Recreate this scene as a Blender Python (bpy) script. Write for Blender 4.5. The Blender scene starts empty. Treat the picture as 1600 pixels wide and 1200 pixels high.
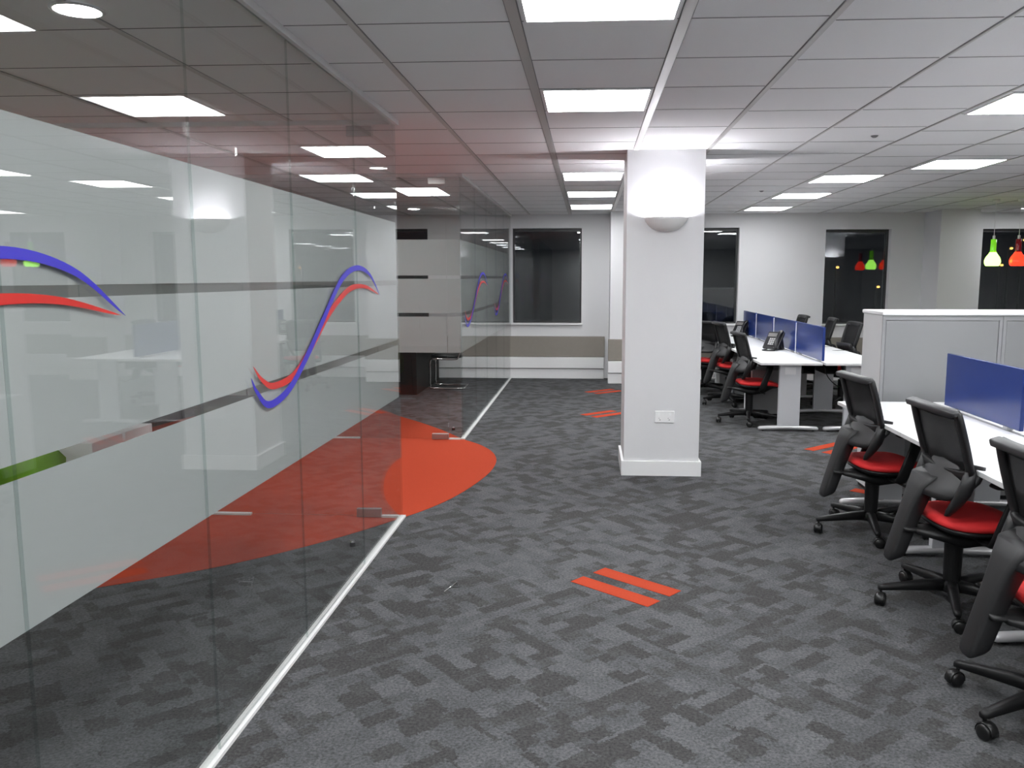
import bpy, bmesh, math, random
from mathutils import Vector, Matrix
random.seed(4)
S = bpy.context.scene
COL = S.collection
PI = math.pi
R = math.radians

# ------------------------------------------------------------------ materials
def newmat(name):
    m = bpy.data.materials.new(name); m.use_nodes = True
    nt = m.node_tree; nt.nodes.clear()
    out = nt.nodes.new('ShaderNodeOutputMaterial')
    return m, nt, out
def pbr(name, col, rough=.5, metal=0., spec=.5, noise=0., nscale=60., bump=0., bscale=200., coat=0.):
    m, nt, out = newmat(name)
    b = nt.nodes.new('ShaderNodeBsdfPrincipled')
    b.inputs['Base Color'].default_value = (*col, 1)
    b.inputs['Roughness'].default_value = rough
    b.inputs['Metallic'].default_value = metal
    b.inputs['Specular IOR Level'].default_value = spec
    b.inputs['Coat Weight'].default_value = coat
    tc = nt.nodes.new('ShaderNodeTexCoord')
    if noise:
        n = nt.nodes.new('ShaderNodeTexNoise'); n.inputs['Scale'].default_value = nscale
        nt.links.new(tc.outputs['Object'], n.inputs['Vector'])
        mx = nt.nodes.new('ShaderNodeMix'); mx.data_type = 'RGBA'
        mx.inputs[6].default_value = (*[c*(1-noise) for c in col], 1)
        mx.inputs[7].default_value = (*[min(1, c*(1+noise)) for c in col], 1)
        nt.links.new(n.outputs['Fac'], mx.inputs[0]); nt.links.new(mx.outputs[2], b.inputs['Base Color'])
    if bump:
        n2 = nt.nodes.new('ShaderNodeTexNoise'); n2.inputs['Scale'].default_value = bscale
        nt.links.new(tc.outputs['Object'], n2.inputs['Vector'])
        bp = nt.nodes.new('ShaderNodeBump'); bp.inputs['Strength'].default_value = bump; bp.inputs['Distance'].default_value = .002
        nt.links.new(n2.outputs['Fac'], bp.inputs['Height']); nt.links.new(bp.outputs[0], b.inputs['Normal'])
    nt.links.new(b.outputs[0], out.inputs[0])
    return m
def emit(name, col, s):
    m, nt, out = newmat(name)
    e = nt.nodes.new('ShaderNodeEmission'); e.inputs[0].default_value = (*col, 1); e.inputs[1].default_value = s
    nt.links.new(e.outputs[0], out.inputs[0]); return m
def glassmat(name, tint, ior=1.5, dark=0.0):
    m, nt, out = newmat(name)
    t = nt.nodes.new('ShaderNodeBsdfTransparent'); t.inputs[0].default_value = (*tint, 1)
    g = nt.nodes.new('ShaderNodeBsdfGlossy'); g.inputs['Roughness'].default_value = 0.0
    fr = nt.nodes.new('ShaderNodeFresnel'); fr.inputs[0].default_value = ior
    ge = nt.nodes.new('ShaderNodeNewGeometry'); mi = nt.nodes.new('ShaderNodeMapRange')   # the far face of a pane reflects like its near face
    mi.inputs[3].default_value = ior; mi.inputs[4].default_value = 1/ior
    nt.links.new(ge.outputs['Backfacing'], mi.inputs[0]); nt.links.new(mi.outputs[0], fr.inputs[0])
    mx = nt.nodes.new('ShaderNodeMixShader')
    nt.links.new(fr.outputs[0], mx.inputs[0]); nt.links.new(t.outputs[0], mx.inputs[1]); nt.links.new(g.outputs[0], mx.inputs[2])
    nt.links.new(mx.outputs[0], out.inputs[0]); return m
def filmmat():
    m, nt, out = newmat('frosted_film')
    d = nt.nodes.new('ShaderNodeBsdfDiffuse'); t = nt.nodes.new('ShaderNodeBsdfTranslucent')
    for n in (d, t): n.inputs[0].default_value = (.53, .545, .54, 1)
    mx = nt.nodes.new('ShaderNodeMixShader'); mx.inputs[0].default_value = .36
    nt.links.new(d.outputs[0], mx.inputs[1]); nt.links.new(t.outputs[0], mx.inputs[2])
    nt.links.new(mx.outputs[0], out.inputs[0]); return m
def meshfabric():
    m, nt, out = newmat('chair_mesh_fabric')
    b = nt.nodes.new('ShaderNodeBsdfPrincipled'); b.inputs['Base Color'].default_value = (.006, .006, .0065, 1); b.inputs['Roughness'].default_value = .7; b.inputs['Specular IOR Level'].default_value = .2
    t = nt.nodes.new('ShaderNodeBsdfTransparent')
    tc = nt.nodes.new('ShaderNodeTexCoord')
    w = nt.nodes.new('ShaderNodeTexNoise'); w.inputs['Scale'].default_value = 900
    nt.links.new(tc.outputs['Object'], w.inputs['Vector'])
    mr = nt.nodes.new('ShaderNodeMapRange'); mr.inputs[1].default_value = .3; mr.inputs[2].default_value = .7
    mr.inputs[3].default_value = .80; mr.inputs[4].default_value = .96
    nt.links.new(w.outputs['Fac'], mr.inputs[0])
    mx = nt.nodes.new('ShaderNodeMixShader')
    nt.links.new(mr.outputs[0], mx.inputs[0]); nt.links.new(t.outputs[0], mx.inputs[1]); nt.links.new(b.outputs[0], mx.inputs[2])
    nt.links.new(mx.outputs[0], out.inputs[0]); return m
def carpet():
    m, nt, out = newmat('grey_patch_carpet')
    N = nt.nodes; L = nt.links
    tc = N.new('ShaderNodeTexCoord'); mp = N.new('ShaderNodeMapping')
    mp.inputs['Rotation'].default_value = (0, 0, R(-42)); L.new(tc.outputs['Object'], mp.inputs['Vector'])
    jn = N.new('ShaderNodeTexNoise'); jn.inputs['Scale'].default_value = 75; jn.inputs['Detail'].default_value = 3; L.new(tc.outputs['Object'], jn.inputs['Vector'])
    js = N.new('ShaderNodeVectorMath'); js.operation = 'MULTIPLY_ADD'; js.inputs[1].default_value = (.045, .045, 0); L.new(jn.outputs['Color'], js.inputs[0]); L.new(mp.outputs[0], js.inputs[2])
    sp = N.new('ShaderNodeSeparateXYZ'); L.new(js.outputs[0], sp.inputs[0])
    def mth(op, a, b=None):
        n = N.new('ShaderNodeMath'); n.operation = op
        for i, v in enumerate((a, b)):
            if v is None: continue
            if isinstance(v, (int, float)): n.inputs[i].default_value = v
            else: L.new(v, n.inputs[i])
        return n.outputs[0]
    def cells(u, v, su, sv, seed):
        fv = mth('FLOOR', mth('DIVIDE', v, sv))
        cr = N.new('ShaderNodeCombineXYZ'); L.new(fv, cr.inputs[0]); cr.inputs[1].default_value = seed
        wn = N.new('ShaderNodeTexWhiteNoise'); L.new(cr.outputs[0], wn.inputs['Vector'])
        fu = mth('FLOOR', mth('ADD', mth('DIVIDE', u, su), mth('MULTIPLY', wn.outputs['Value'], 3.0)))
        c = N.new('ShaderNodeCombineXYZ'); L.new(fu, c.inputs[0]); L.new(fv, c.inputs[1]); c.inputs[2].default_value = seed
        w2 = N.new('ShaderNodeTexWhiteNoise'); L.new(c.outputs[0], w2.inputs['Vector'])
        return w2.outputs['Value']
    U, V = sp.outputs[0], sp.outputs[1]
    a = cells(U, V, .145, .072, 1.3); b = cells(V, U, .125, .072, 5.1); c = cells(U, V, .083, .0625, 9.7); d = cells(U, V, .25, .25, 13.)
    sel = mth('GREATER_THAN', d, .5)
    ab = N.new('ShaderNodeMix'); L.new(sel, ab.inputs[0]); L.new(a, ab.inputs[2]); L.new(b, ab.inputs[3])
    val = mth('ADD', mth('MULTIPLY', ab.outputs[0], .68), mth('MULTIPLY', c, .32))
    big = N.new('ShaderNodeTexNoise'); big.inputs['Scale'].default_value = 1.6; L.new(tc.outputs['Object'], big.inputs['Vector'])
    val = mth('ADD', val, mth('MULTIPLY', mth('SUBTRACT', big.outputs['Fac'], .5), .35))
    rp = N.new('ShaderNodeValToRGB'); L.new(val, rp.inputs[0]); rp.color_ramp.interpolation = 'LINEAR'
    e = rp.color_ramp.elements
    e[0].position = .26; e[0].color = (.051, .050, .050, 1)
    e[1].position = .80; e[1].color = (.094, .096, .100, 1)
    k = e.new(.37); k.color = (.060, .060, .060, 1)
    k = e.new(.43); k.color = (.070, .072, .075, 1)
    sn = N.new('ShaderNodeTexNoise'); sn.inputs['Scale'].default_value = 85; sn.inputs['Detail'].default_value = 6; sn.inputs['Roughness'].default_value = .75; L.new(tc.outputs['Object'], sn.inputs['Vector'])
    mr = N.new('ShaderNodeMapRange'); mr.inputs[1].default_value = .3; mr.inputs[2].default_value = .7; mr.inputs[3].default_value = .35; mr.inputs[4].default_value = 1.70
    L.new(sn.outputs['Fac'], mr.inputs[0])
    vm = N.new('ShaderNodeVectorMath'); vm.operation = 'SCALE'; L.new(rp.outputs[0], vm.inputs[0]); L.new(mr.outputs[0], vm.inputs['Scale'])
    bs = N.new('ShaderNodeBsdfPrincipled'); bs.inputs['Roughness'].default_value = .95; bs.inputs['Specular IOR Level'].default_value = .15
    L.new(vm.outputs[0], bs.inputs['Base Color'])
    bp = N.new('ShaderNodeBump'); bp.inputs['Strength'].default_value = .5; bp.inputs['Distance'].default_value = .003
    L.new(sn.outputs['Fac'], bp.inputs['Height']); L.new(bp.outputs[0], bs.inputs['Normal'])
    L.new(bs.outputs[0], out.inputs[0]); return m
def shademat(name, col, e):
    m, nt, out = newmat(name)
    t = nt.nodes.new('ShaderNodeBsdfPrincipled'); t.inputs['Base Color'].default_value = (*col, 1); t.inputs['Roughness'].default_value = .15
    t.inputs['Emission Color'].default_value = (*col, 1); t.inputs['Emission Strength'].default_value = e
    nt.links.new(t.outputs[0], out.inputs[0]); return m

M = dict(
    carpet=carpet(),
    red=pbr('orange_red_carpet', (.40, .052, .022), .95, spec=.1, noise=.18, nscale=220, bump=.4),
    wall=pbr('white_painted_wall', (.66, .66, .67), .7, noise=.015, nscale=3),
    ceil=pbr('ceiling_tile', (.80, .80, .805), .85, noise=.04, nscale=300),
    joint=pbr('tile_joint_grey', (.25, .25, .25), .8),  # plain dark grey of the tile joints
    runner=pbr('ceiling_runner_metal', (.55, .54, .52), .38, metal=.35),
    trim=pbr('white_trim_paint', (.80, .80, .80), .4),
    tan=pbr('taupe_panel', (.25, .225, .195), .6, noise=.06, nscale=20),
    glass=glassmat('partition_glass', (.962, .972, .968)),
    wglass=glassmat('window_glass', (.80, .82, .82), 1.6),
    gedge=glassmat('glass_edge', (.88, .92, .91)),
    film=filmmat(),
    blue=pbr('blue_vinyl', (.034, .024, .42), .3), redv=pbr('red_vinyl', (.50, .018, .014), .3),
    alu=pbr('white_aluminium_track', (.72, .72, .71), .4),
    steel=pbr('brushed_steel_patch', (.42, .40, .39), .3, metal=.8, noise=.05, nscale=90),
    chrome=pbr('polished_chrome', (.85, .85, .86), .08, metal=1.),
    desk=pbr('white_desk_laminate', (.84, .84, .85), .35),
    dedge=pbr('desk_edge_band', (.62, .62, .62), .5),
    leg=pbr('pale_grey_powder_coat', (.50, .51, .53), .4),
    foot=pbr('silver_foot', (.66, .66, .67), .25, metal=.4),
    screen=pbr('blue_screen_fabric', (.014, .036, .185), .22, spec=.4, noise=.04, nscale=200),
    cab=pbr('grey_cabinet_steel', (.225, .227, .233), .45), cabf=pbr('light_grey_carcass', (.62, .62, .625), .45), cabr=pbr('grey_cabinet_frame', (.26, .262, .268), .45),
    blk=pbr('black_plastic', (.007, .007, .0075), .45, spec=.35), dk=pbr('charcoal_shell_plastic', (.013, .013, .014), .48, noise=.08, nscale=150),
    seat=pbr('red_seat_fabric', (.66, .018, .02), .75, noise=.08, nscale=250, bump=.3),
    mesh=meshfabric(), grey=pbr('grey_top_rail', (.028, .028, .030), .42),
    tyre=pbr('castor_black', (.008, .008, .008), .35),
    lamp=emit('light_panel', (.97, .985, 1.0), 9.5), lampf=emit('light_panel_far', (.97, .985, 1.0), 5.4), lampg=emit('light_panel_by_wall', (.97, .985, 1.0), 4.2), lampd=emit('downlight_disc', (1, .99, .96), 26.0),
    bulb=emit('wall_light_bulb', (.95, .94, 1.0), 230.0),
    plaster=pbr('plaster_bowl', (.72, .71, .70), .7),
    wood=pbr('dark_wenge_wood', (.008, .006, .0055), .6, noise=.3, nscale=8),
    leather=pbr('black_leather', (.012, .012, .013), .35),
    green=pbr('lime_green_fabric', (.20, .40, .03), .8, noise=.1, nscale=80),
    frame=pbr('dark_window_frame', (.03, .03, .032), .4),
    gsh=shademat('lime_glass_shade', (.42, 1.0, .12), 1.9), gneck=shademat('lime_glass_neck', (.16, .55, .015), .22),
    rsh=shademat('red_glass_shade', (1.0, .03, .012), .75), rneck=shademat('dark_red_glass_neck', (.16, .006, .01), .08),
    amber=emit('street_lamp_glow', (1, .5, .12), 1.6),
    phone=pbr('phone_black', (.015, .015, .017), .3), key=pbr('phone_keys_silver', (.45, .45, .46), .35),
    night=pbr('night_ground', (.02, .02, .02), .9),
)

# ------------------------------------------------------------------ helpers
def fin(name, bm, mats, parent=None, smooth=False, bevel=0., seg=2, loc=None):
    me = bpy.data.meshes.new(name)
    bmesh.ops.recalc_face_normals(bm, faces=bm.faces)
    bm.to_mesh(me); bm.free()
    if not isinstance(mats, (list, tuple)): mats = [mats]
    for m in mats: me.materials.append(m)
    o = bpy.data.objects.new(name, me); COL.objects.link(o)
    if parent: o.parent = parent
    if loc: o.location = loc
    if smooth:
        for p in me.polygons: p.use_smooth = True
    if bevel:
        b = o.modifiers.new('bevel', 'BEVEL'); b.width = bevel; b.segments = seg; b.limit_method = 'ANGLE'; b.angle_limit = R(35)
        for p in me.polygons: p.use_smooth = True
        w = o.modifiers.new('wn', 'WEIGHTED_NORMAL'); w.keep_sharp = True
    return o
def box(bm, x0, x1, y0, y1, z0, z1, mat=0, rot=None, at=None):
    vs = [bm.verts.new((x, y, z)) for x in (x0, x1) for y in (y0, y1) for z in (z0, z1)]
    idx = [(0, 1, 3, 2), (4, 6, 7, 5), (0, 4, 5, 1), (2, 3, 7, 6), (0, 2, 6, 4), (1, 5, 7, 3)]
    fs = [bm.faces.new([vs[i] for i in f]) for f in idx]
    for f in fs: f.material_index = mat
    if rot is not None or at is not None:
        Mx = Matrix.Translation(at or (0, 0, 0)) @ (rot or Matrix())
        for v in vs: v.co = Mx @ v.co
    return vs, fs
def nb(): return bmesh.new()
def boxo(name, dims, mat, parent=None, bevel=0., seg=2):
    bm = nb(); box(bm, *dims); return fin(name, bm, mat, parent, bevel=bevel, seg=seg)
def loft(bm, rings, cap=True, mat=0, closed=False):
    V = [[bm.verts.new(p) for p in r] for r in rings]
    n = len(V[0]); seq = list(zip(V, V[1:]))
    if closed: seq.append((V[-1], V[0]))
    for a, b in seq:
        for i in range(n):
            f = bm.faces.new((a[i], a[(i+1) % n], b[(i+1) % n], b[i])); f.material_index = mat
    if cap and not closed:
        for r in (V[0], V[-1]):
            f = bm.faces.new(r); f.material_index = mat
    return V
def sup(c, ax, ay, a, b, n=16, p=3.5):
    """superellipse ring, centre c, unit axes ax ay, half sizes a b"""
    c = Vector(c); ax = Vector(ax); ay = Vector(ay); out = []
    for i in range(n):
        t = 2*PI*i/n; x = math.cos(t); y = math.sin(t)
        sx = math.copysign(abs(x)**(2/p), x); sy = math.copysign(abs(y)**(2/p), y)
        out.append(c + ax*(a*sx) + ay*(b*sy))
    return out
def lathe(bm, prof, c=(0, 0, 0), n=24, a0=0., a1=2*PI, mat=0):
    full = abs(a1-a0-2*PI) < 1e-6
    steps = n if full else n+1
    rings = []
    for i in range(steps):
        t = a0 + (a1-a0)*i/n
        rings.append([bm.verts.new((c[0]+r*math.cos(t), c[1]+r*math.sin(t), c[2]+z)) for r, z in prof])
    for i in range(n):
        A = rings[i]; B = rings[(i+1) % steps]
        for j in range(len(prof)-1):
            f = bm.faces.new((A[j], B[j], B[j+1], A[j+1])); f.material_index = mat
    bmesh.ops.remove_doubles(bm, verts=bm.verts, dist=1e-6)
def tube(bm, pts, r, n=10, mat=0, closed=False):
    pts = [Vector(p) for p in pts]; rings = []
    m = len(pts)
    for i, p in enumerate(pts):
        if closed: d = pts[(i+1) % m]-pts[i-1]
        else: d = (pts[min(i+1, m-1)]-pts[max(i-1, 0)])
        d.normalize()
        u = d.cross(Vector((0, 0, 1)));
        if u.length < .05: u = d.cross(Vector((0, 1, 0)))
        u.normalize(); w = d.cross(u)
        rr = r[i] if isinstance(r, (list, tuple)) else r
        rings.append([p + u*rr*math.cos(2*PI*k/n) + w*rr*math.sin(2*PI*k/n) for k in range(n)])
    loft(bm, rings, mat=mat, closed=closed)
def cyl(bm, x, y, z0, z1, r, n=20, mat=0, r2=None):
    r2 = r if r2 is None else r2
    loft(bm, [[(x+q*math.cos(2*PI*k/n), y+q*math.sin(2*PI*k/n), z) for k in range(n)] for q, z in ((r, z0), (r2, z1))], mat=mat)
def cyl_axis(bm, c, d, L, r, n=16, mat=0):
    c = Vector(c); d = Vector(d).normalized(); tube(bm, [c-d*L/2, c+d*L/2], r, n, mat)
def smoothp(pts, n=6):
    """Catmull-Rom through pts"""
    P = [Vector(p) for p in pts]; P = [P[0]*2-P[1]] + P + [P[-1]*2-P[-2]]; out = []
    for i in range(1, len(P)-2):
        for k in range(n):
            t = k/n; a, b, c, d = P[i-1:i+3]
            out.append(.5*((2*b)+(c-a)*t+(2*a-5*b+4*c-d)*t*t+(3*b-a-3*c+d)*t**3))
    out.append(P[-2]); return out
def thing(name, label, cat, loc=(0, 0, 0), rz=0., group=None):
    o = bpy.data.objects.new(name, None); COL.objects.link(o); o.empty_display_size = .1
    o.location = loc; o.rotation_euler = (0, 0, rz); o['label'] = label; o['category'] = cat
    if group: o['group'] = group
    return o
def tag(o, label, cat, group=None):
    o['label'] = label; o['category'] = cat
    if group: o['group'] = group
    return o
def struct(o): o['kind'] = 'structure'; return o
def dup(root, loc, rz, label, group=None):
    r = root.copy(); COL.objects.link(r); r.location = loc; r.rotation_euler = (0, 0, rz)
    r['label'] = label
    if group: r['group'] = group
    for ch in list(root.children):
        c = ch.copy(); COL.objects.link(c); c.parent = r
        for g in list(ch.children):
            d = g.copy(); COL.objects.link(d); d.parent = c
    return r

# ------------------------------------------------------------------ key dimensions
CH = 2.59                    # ceiling height
GX = -1.235                  # glass line beside the walkway
Y1, Y2 = 5.37, 8.09          # ends of the recess between the two glass rooms
YB = 13.32                   # rear wall
XL, XR, YF = -5.6, 9.6, -3.2

# ------------------------------------------------------------------ shell
struct(boxo('floor', (XL-.2, XR+.2, YF-.2, YB+.3, -.12, 0), M['carpet']))
ceil = struct(boxo('ceiling', (XL-.2, XR+.2, YF-.2, YB+.3, CH, CH+.15), M['ceil']))
struct(boxo('wall_left', (XL-.2, XL, YF-.2, YB+.3, 0, CH), M['wall']))
struct(boxo('wall_right', (XR, XR+.2, YF-.2, YB+.3, 0, CH), M['wall']))
struct(boxo('wall_front', (XL, XR, YF-.2, YF, 0, CH), M['wall']))
wins = [(-3.68, -2.56), (-1.205, -.105), (1.30, 2.35), (3.67, 4.66), (6.03, 7.1)]
WZ0, WZ1 = .875, 2.375
bm = nb(); xs = XL
for a, b in wins:
    zt = WZ1 if a < 2 else WZ1-.03
    box(bm, xs, a, YB, YB+.3, 0, CH); box(bm, a, b, YB, YB+.3, 0, WZ0); box(bm, a, b, YB, YB+.3, zt, CH); xs = b
box(bm, xs, XR, YB, YB+.3, 0, CH)
struct(fin('wall_back', bm, M['wall']))
for i, (a, b) in enumerate(wins):
    zt = WZ1 if a < 2 else WZ1-.03
    w = bpy.data.objects.new('window_%d' % (i+1), None); COL.objects.link(w); w.location = ((a+b)/2, YB, WZ0); struct(w)
    c = (b-a)/2; h = zt-WZ0
    bm = nb(); F = .028
    y0, y1 = .11, .17
    box(bm, -c, -c+F, y0, y1, 0, h); box(bm, c-F, c, y0, y1, 0, h); box(bm, -c+F, c-F, y0, y1, 0, F); box(bm, -c+F, c-F, y0, y1, h-F*1.6, h)
    fin('window_frame', bm, M['frame'], w)
    boxo('window_glass', (-c+F, c-F, .122, .128, F, h-F*1.6), M['wglass'], w)
    boxo('window_glass', (-c+F, c-F, .148, .154, F, h-F*1.6), M['wglass'], w)
    boxo('window_sill', (-c-.02, c+.02, -.045, .11, -.022, .004), M['trim'], w, bevel=.004)
# projecting piers on the back wall (same line as the free columns)
piers = [(.335, .93, 12.72), (5.155, 5.71, 12.72)]
for i, (a, b, y) in enumerate(piers):
    struct(boxo('wall_pier' if i == 0 else 'wall_pier.001', (a, b, y, YB, 0, CH), M['wall']))
# perimeter trunking below the windows
def trunk(i, x0, x1, y):
    t = bpy.data.objects.new('trim_%d' % i, None); COL.objects.link(t); t.location = (0, 0, 0); struct(t)
    boxo('taupe_panel', (x0, x1, y-.11, y-.001, .352, .672), M['tan'], t, bevel=.004)
    boxo('trunking_cover', (x0, x1-.01, y-.135, y-.001, .168, .345), M['trim'], t, bevel=.006)
    boxo('skirting_board', (x0, x1-.01, y-.105, y-.001, 0, .158), M['trim'], t, bevel=.006)
trunk(1, XL, .27, YB); trunk(2, .31, .97, 12.72); trunk(3, .98, 5.12, YB); trunk(4, 5.125, 5.74, 12.72); trunk(5, 5.75, XR, YB)
for n, d in (('baseboard_left', (XL, XL+.015, YF, YB-.14, 0, .12)), ('baseboard_right', (XR-.015, XR, YF, YB-.14, 0, .12)), ('baseboard_front', (XL, XR, YF, YF+.015, 0, .12))):
    struct(boxo(n, d, M['trim']))

# ceiling runners and joints
RX = [-.935, -.29, .365, .93, 1.60, 2.24, 2.89, 3.54, 4.19, 4.84, 5.5, 6.15, 6.8, 7.45, 8.1, 8.75, -1.9, -2.85, -3.5, -4.15, -4.8]
for i, x in enumerate(RX):
    w = .021 if -.4 < x < .4 else (.013 if x < 1 else .006)
    bm = nb(); box(bm, x-w, x+w, YF, YB, CH-.006, CH+.002); box(bm, x-w-.004, x-w, YF, YB, CH-.002, CH+.002, 1); box(bm, x+w, x+w+.004, YF, YB, CH-.002, CH+.002, 1)
    struct(fin('ceiling_runner', bm, [M['runner'], M['joint']], ceil))
bm = nb()
Xs = sorted(RX + [XL, XR])
for a, b in zip(Xs, Xs[1:]):
    if a >= 2.2: y = 4.77-.605*12; st = .605
    elif a >= .9: y = 4.62-.592*12; st = .592
    else: y = 4.55-.585*12; st = .585
    while y < YB-.05:
        if y > YF: box(bm, a+.02, b-.02, y-.0035, y+.0035, CH-.0015, CH+.002)
        y += st
struct(fin('tile_joint', bm, M['joint'], ceil))

# free standing columns
def column(n, x0, x1, y0, y1):
    t = bpy.data.objects.new('wall_column' if n == 0 else 'wall_column.001', None); COL.objects.link(t); t.location = ((x0+x1)/2, (y0+y1)/2, 0); struct(t)
    a = (x1-x0)/2; b = (y1-y0)/2
    boxo('column_shaft', (-a, a, -b, b, 0, CH), M['wall'], t)
    bm = nb(); s = .02; h = .12
    box(bm, -a-s, a+s, -b-s, -b, 0, h); box(bm, -a-s, a+s, b, b+s, 0, h); box(bm, -a-s, -a, -b, b, 0, h); box(bm, a, a+s, -b, b, 0, h)
    fin('column_skirting', bm, M['trim'], t)
    return t
column(0, .30, .905, 6.69, 7.29); column(1, 5.25, 5.84, 6.69, 7.29)

# wall lights: half bowls with a lamp inside
def wall_light(x, y, s, label):
    t = thing('wall_light', label, 'wall light', (x, y, 1.96), 0 if s < 0 else PI, 'plaster wall lights on the columns')
    prof = [(.012, 0), (.06, .004), (.105, .022), (.14, .052), (.162, .085), (.172, .108), (.164, .108), (.150, .085), (.128, .058), (.095, .034), (.05, .016), (.0, .012)]
    bm = nb(); lathe(bm, prof, (0, 0, 0), 28, PI, 2*PI)
    for v in bm.verts: v.co.y *= .85
    fin('bowl', bm, M['plaster'], t, smooth=True)
    bm = nb(); box(bm, -.03, .03, -.012, -.001, .02, .10); fin('back_plate', bm, M['plaster'], t)
    bm = nb(); tube(bm, [(-.06, -.055, .075), (.06, -.055, .075)], .013, 12); fin('bulb', bm, M['bulb'], t, smooth=True)
    return t
wall_light(.605, 6.69, -1, 'white half-bowl wall light glowing upward on the front of the white column')
wall_light(.605, 7.29, 1, 'white half-bowl wall light on the rear side of the free-standing white column')
wall_light(5.545, 7.29, 1, 'white half-bowl wall light on the column at right, seen reflected in the window')

t = thing('wall_socket', 'white double socket plate low on the front of the white column', 'socket', (.625, 6.69, .485))
boxo('face_plate', (-.078, .078, -.012, -.0005, -.048, .048), M['trim'], t, bevel=.004)
for sx in (-1, 1):
    boxo('switch', (sx*.045-.008, sx*.045+.008, -.0145, -.011, .012, .034), M['desk'], t)
    bm = nb(); box(bm, sx*.037-.004, sx*.037+.004, -.0128, -.0119, -.028, -.02); box(bm, sx*.037-.012, sx*.037-.004, -.0128, -.0119, -.012, -.008); fin('socket_slots', bm, M['joint'], t)

# ------------------------------------------------------------------ ceiling lights
LG = 'square flush ceiling light panels'
def panel(x0, x1, y0, y1, label, lamp='lamp'):
    t = thing('ceiling_light', label, 'ceiling light', ((x0+x1)/2, (y0+y1)/2, CH), 0, LG)
    a = (x1-x0)/2-.012; b = (y1-y0)/2-.008; f = .012
    bm = nb(); z0, z1 = -.008, -.0005
    box(bm, -a, a, -b, -b+f, z0, z1); box(bm, -a, a, b-f, b, z0, z1); box(bm, -a, -a+f, -b+f, b-f, z0, z1); box(bm, a-f, a, -b+f, b-f, z0, z1)
    fin('frame', bm, M['trim'], t)
    boxo('diffuser', (-a+f, a-f, -b+f, b-f, -.006, -.001), M[lamp], t)
cx = (-.268, .343)
panel(*cx, 2.78, 3.385, 'bright square ceiling light over the walkway, cut by the top of the photo')
panel(*cx, 4.55, 5.15, 'bright square ceiling light over the walkway, just in front of the white column')
panel(*cx, 8.05, 8.69, 'square ceiling light over the walkway, first one beyond the white column')
panel(*cx, 9.80, 10.45, 'square ceiling light over the walkway, second one beyond the white column')
panel(*cx, 11.55, 12.28, 'square ceiling light over the walkway, farthest one near the back window', 'lampf')
panel(2.262, 2.87, 4.77, 5.38, 'bright square ceiling light at the right edge of the photo, highest at right')
panel(2.91, 3.525, 7.37, 7.99, 'square ceiling light set one row further right, above the grey storage cabinets')
panel(2.262, 2.87, 8.40, 9.05, 'square ceiling light above the near end of the far desks')
panel(2.262, 2.87, 10.14, 10.80, 'square ceiling light above the middle of the far desks', 'lampf')
panel(2.262, 2.87, 12.03, 12.68, 'square ceiling light above the far end of the desks by the back wall', 'lampg')
panel(6.17, 6.78, 12.0, 12.6, 'square ceiling light above the rightmost back window, cut by the photo edge', 'lampf')
panel(-2.2, -1.64, 6.34, 6.94, 'square ceiling light over the red recess between the two glass rooms')
panel(-2.2, -1.65, 9.55, 10.17, 'square ceiling light inside the far glass room behind its door')
panel(-4.78, -4.17, 3.4, 4.0, 'added unseen fill light deep in the near glass room, hidden above the frosted film', 'lampf')  # added to brighten the near room, no such fitting seen
panel(-4.78, -4.17, 1.0, 1.6, 'added unseen fill light deep in the near glass room, left of the frame', 'lampf')  # second panel added to light the near room
panel(5.52, 6.13, 6.0, 6.6, 'added unseen fill light beside the column outside the right of the photo')  # added fill out of view, not a known fitting
for y_, l_ in ((1.03, 'above the camera'), (-.72, 'just behind the camera'), (-2.48, 'well behind the camera')):  # unseen walkway panels added to brighten the foreground
    panel(*cx, y_, y_+.6, 'added unseen fill light over the walkway, ' + l_)
for y_, l_ in ((2.95, 'beside the camera'), (-.6, 'behind the camera'), (-2.3, 'farthest behind the camera')):  # unseen panels added for more light on the near desks
    panel(2.262, 2.87, y_, y_+.6, 'added unseen fill light over the near desks, ' + l_)
for y_, l_ in ((.6, 'level with the camera'), (-1.2, 'behind the camera'), (4.2, 'level with the near blue screen')):  # added side fill, out of view on the right
    panel(5.52, 6.13, y_, y_+.6, 'added unseen fill light at far right outside the frame, ' + l_)
panel(2.262, 2.87, 1.2, 1.8, 'added unseen fill light over the near desks, outside the photo')  # one more unseen panel added for near brightness
panel(5.52, 6.13, 2.4, 3.0, 'added unseen fill light at the far right, outside the photo')  # added fill between the other unseen right-hand panels
def downlight(x, y, label):
    t = thing('downlight', label, 'downlight', (x, y, CH), 0, 'round downlights in the glass rooms')
    bm = nb(); lathe(bm, [(.080, -.001), (.096, -.001), (.096, -.005), (.085, -.010), (.080, -.008), (.080, -.001)], n=36); fin('rim', bm, M['trim'], t, smooth=True)
    bm = nb(); cyl(bm, 0, 0, -.008, -.001, .080, 36); fin('lamp_disc', bm, M['lampd'], t)
downlight(-1.90, 3.13, 'round white downlight in the near glass room, top left of the photo')
downlight(-2.52, 12.1, 'round white downlight in the far glass room near its back wall')
downlight(-3.9, 3.3, 'round white downlight deep inside the near glass room')
downlight(-3.9, 1.0, 'round white downlight inside the near glass room beside the left edge')
for x, y, l in ((1.98, 9.9, 'small white ceiling sensor above the far chairs'), (2.0, 6.15, 'tiny dark ceiling sensor between column and cabinets')):
    bm = nb(); lathe(bm, [(0, -.014), (.012, -.014), (.020, -.008), (.026, 0), (0, 0)], n=20)
    tag(fin('ceiling_sensor', bm, M['joint'], None, smooth=True, loc=(x, y, CH)), l, 'sensor')

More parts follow.
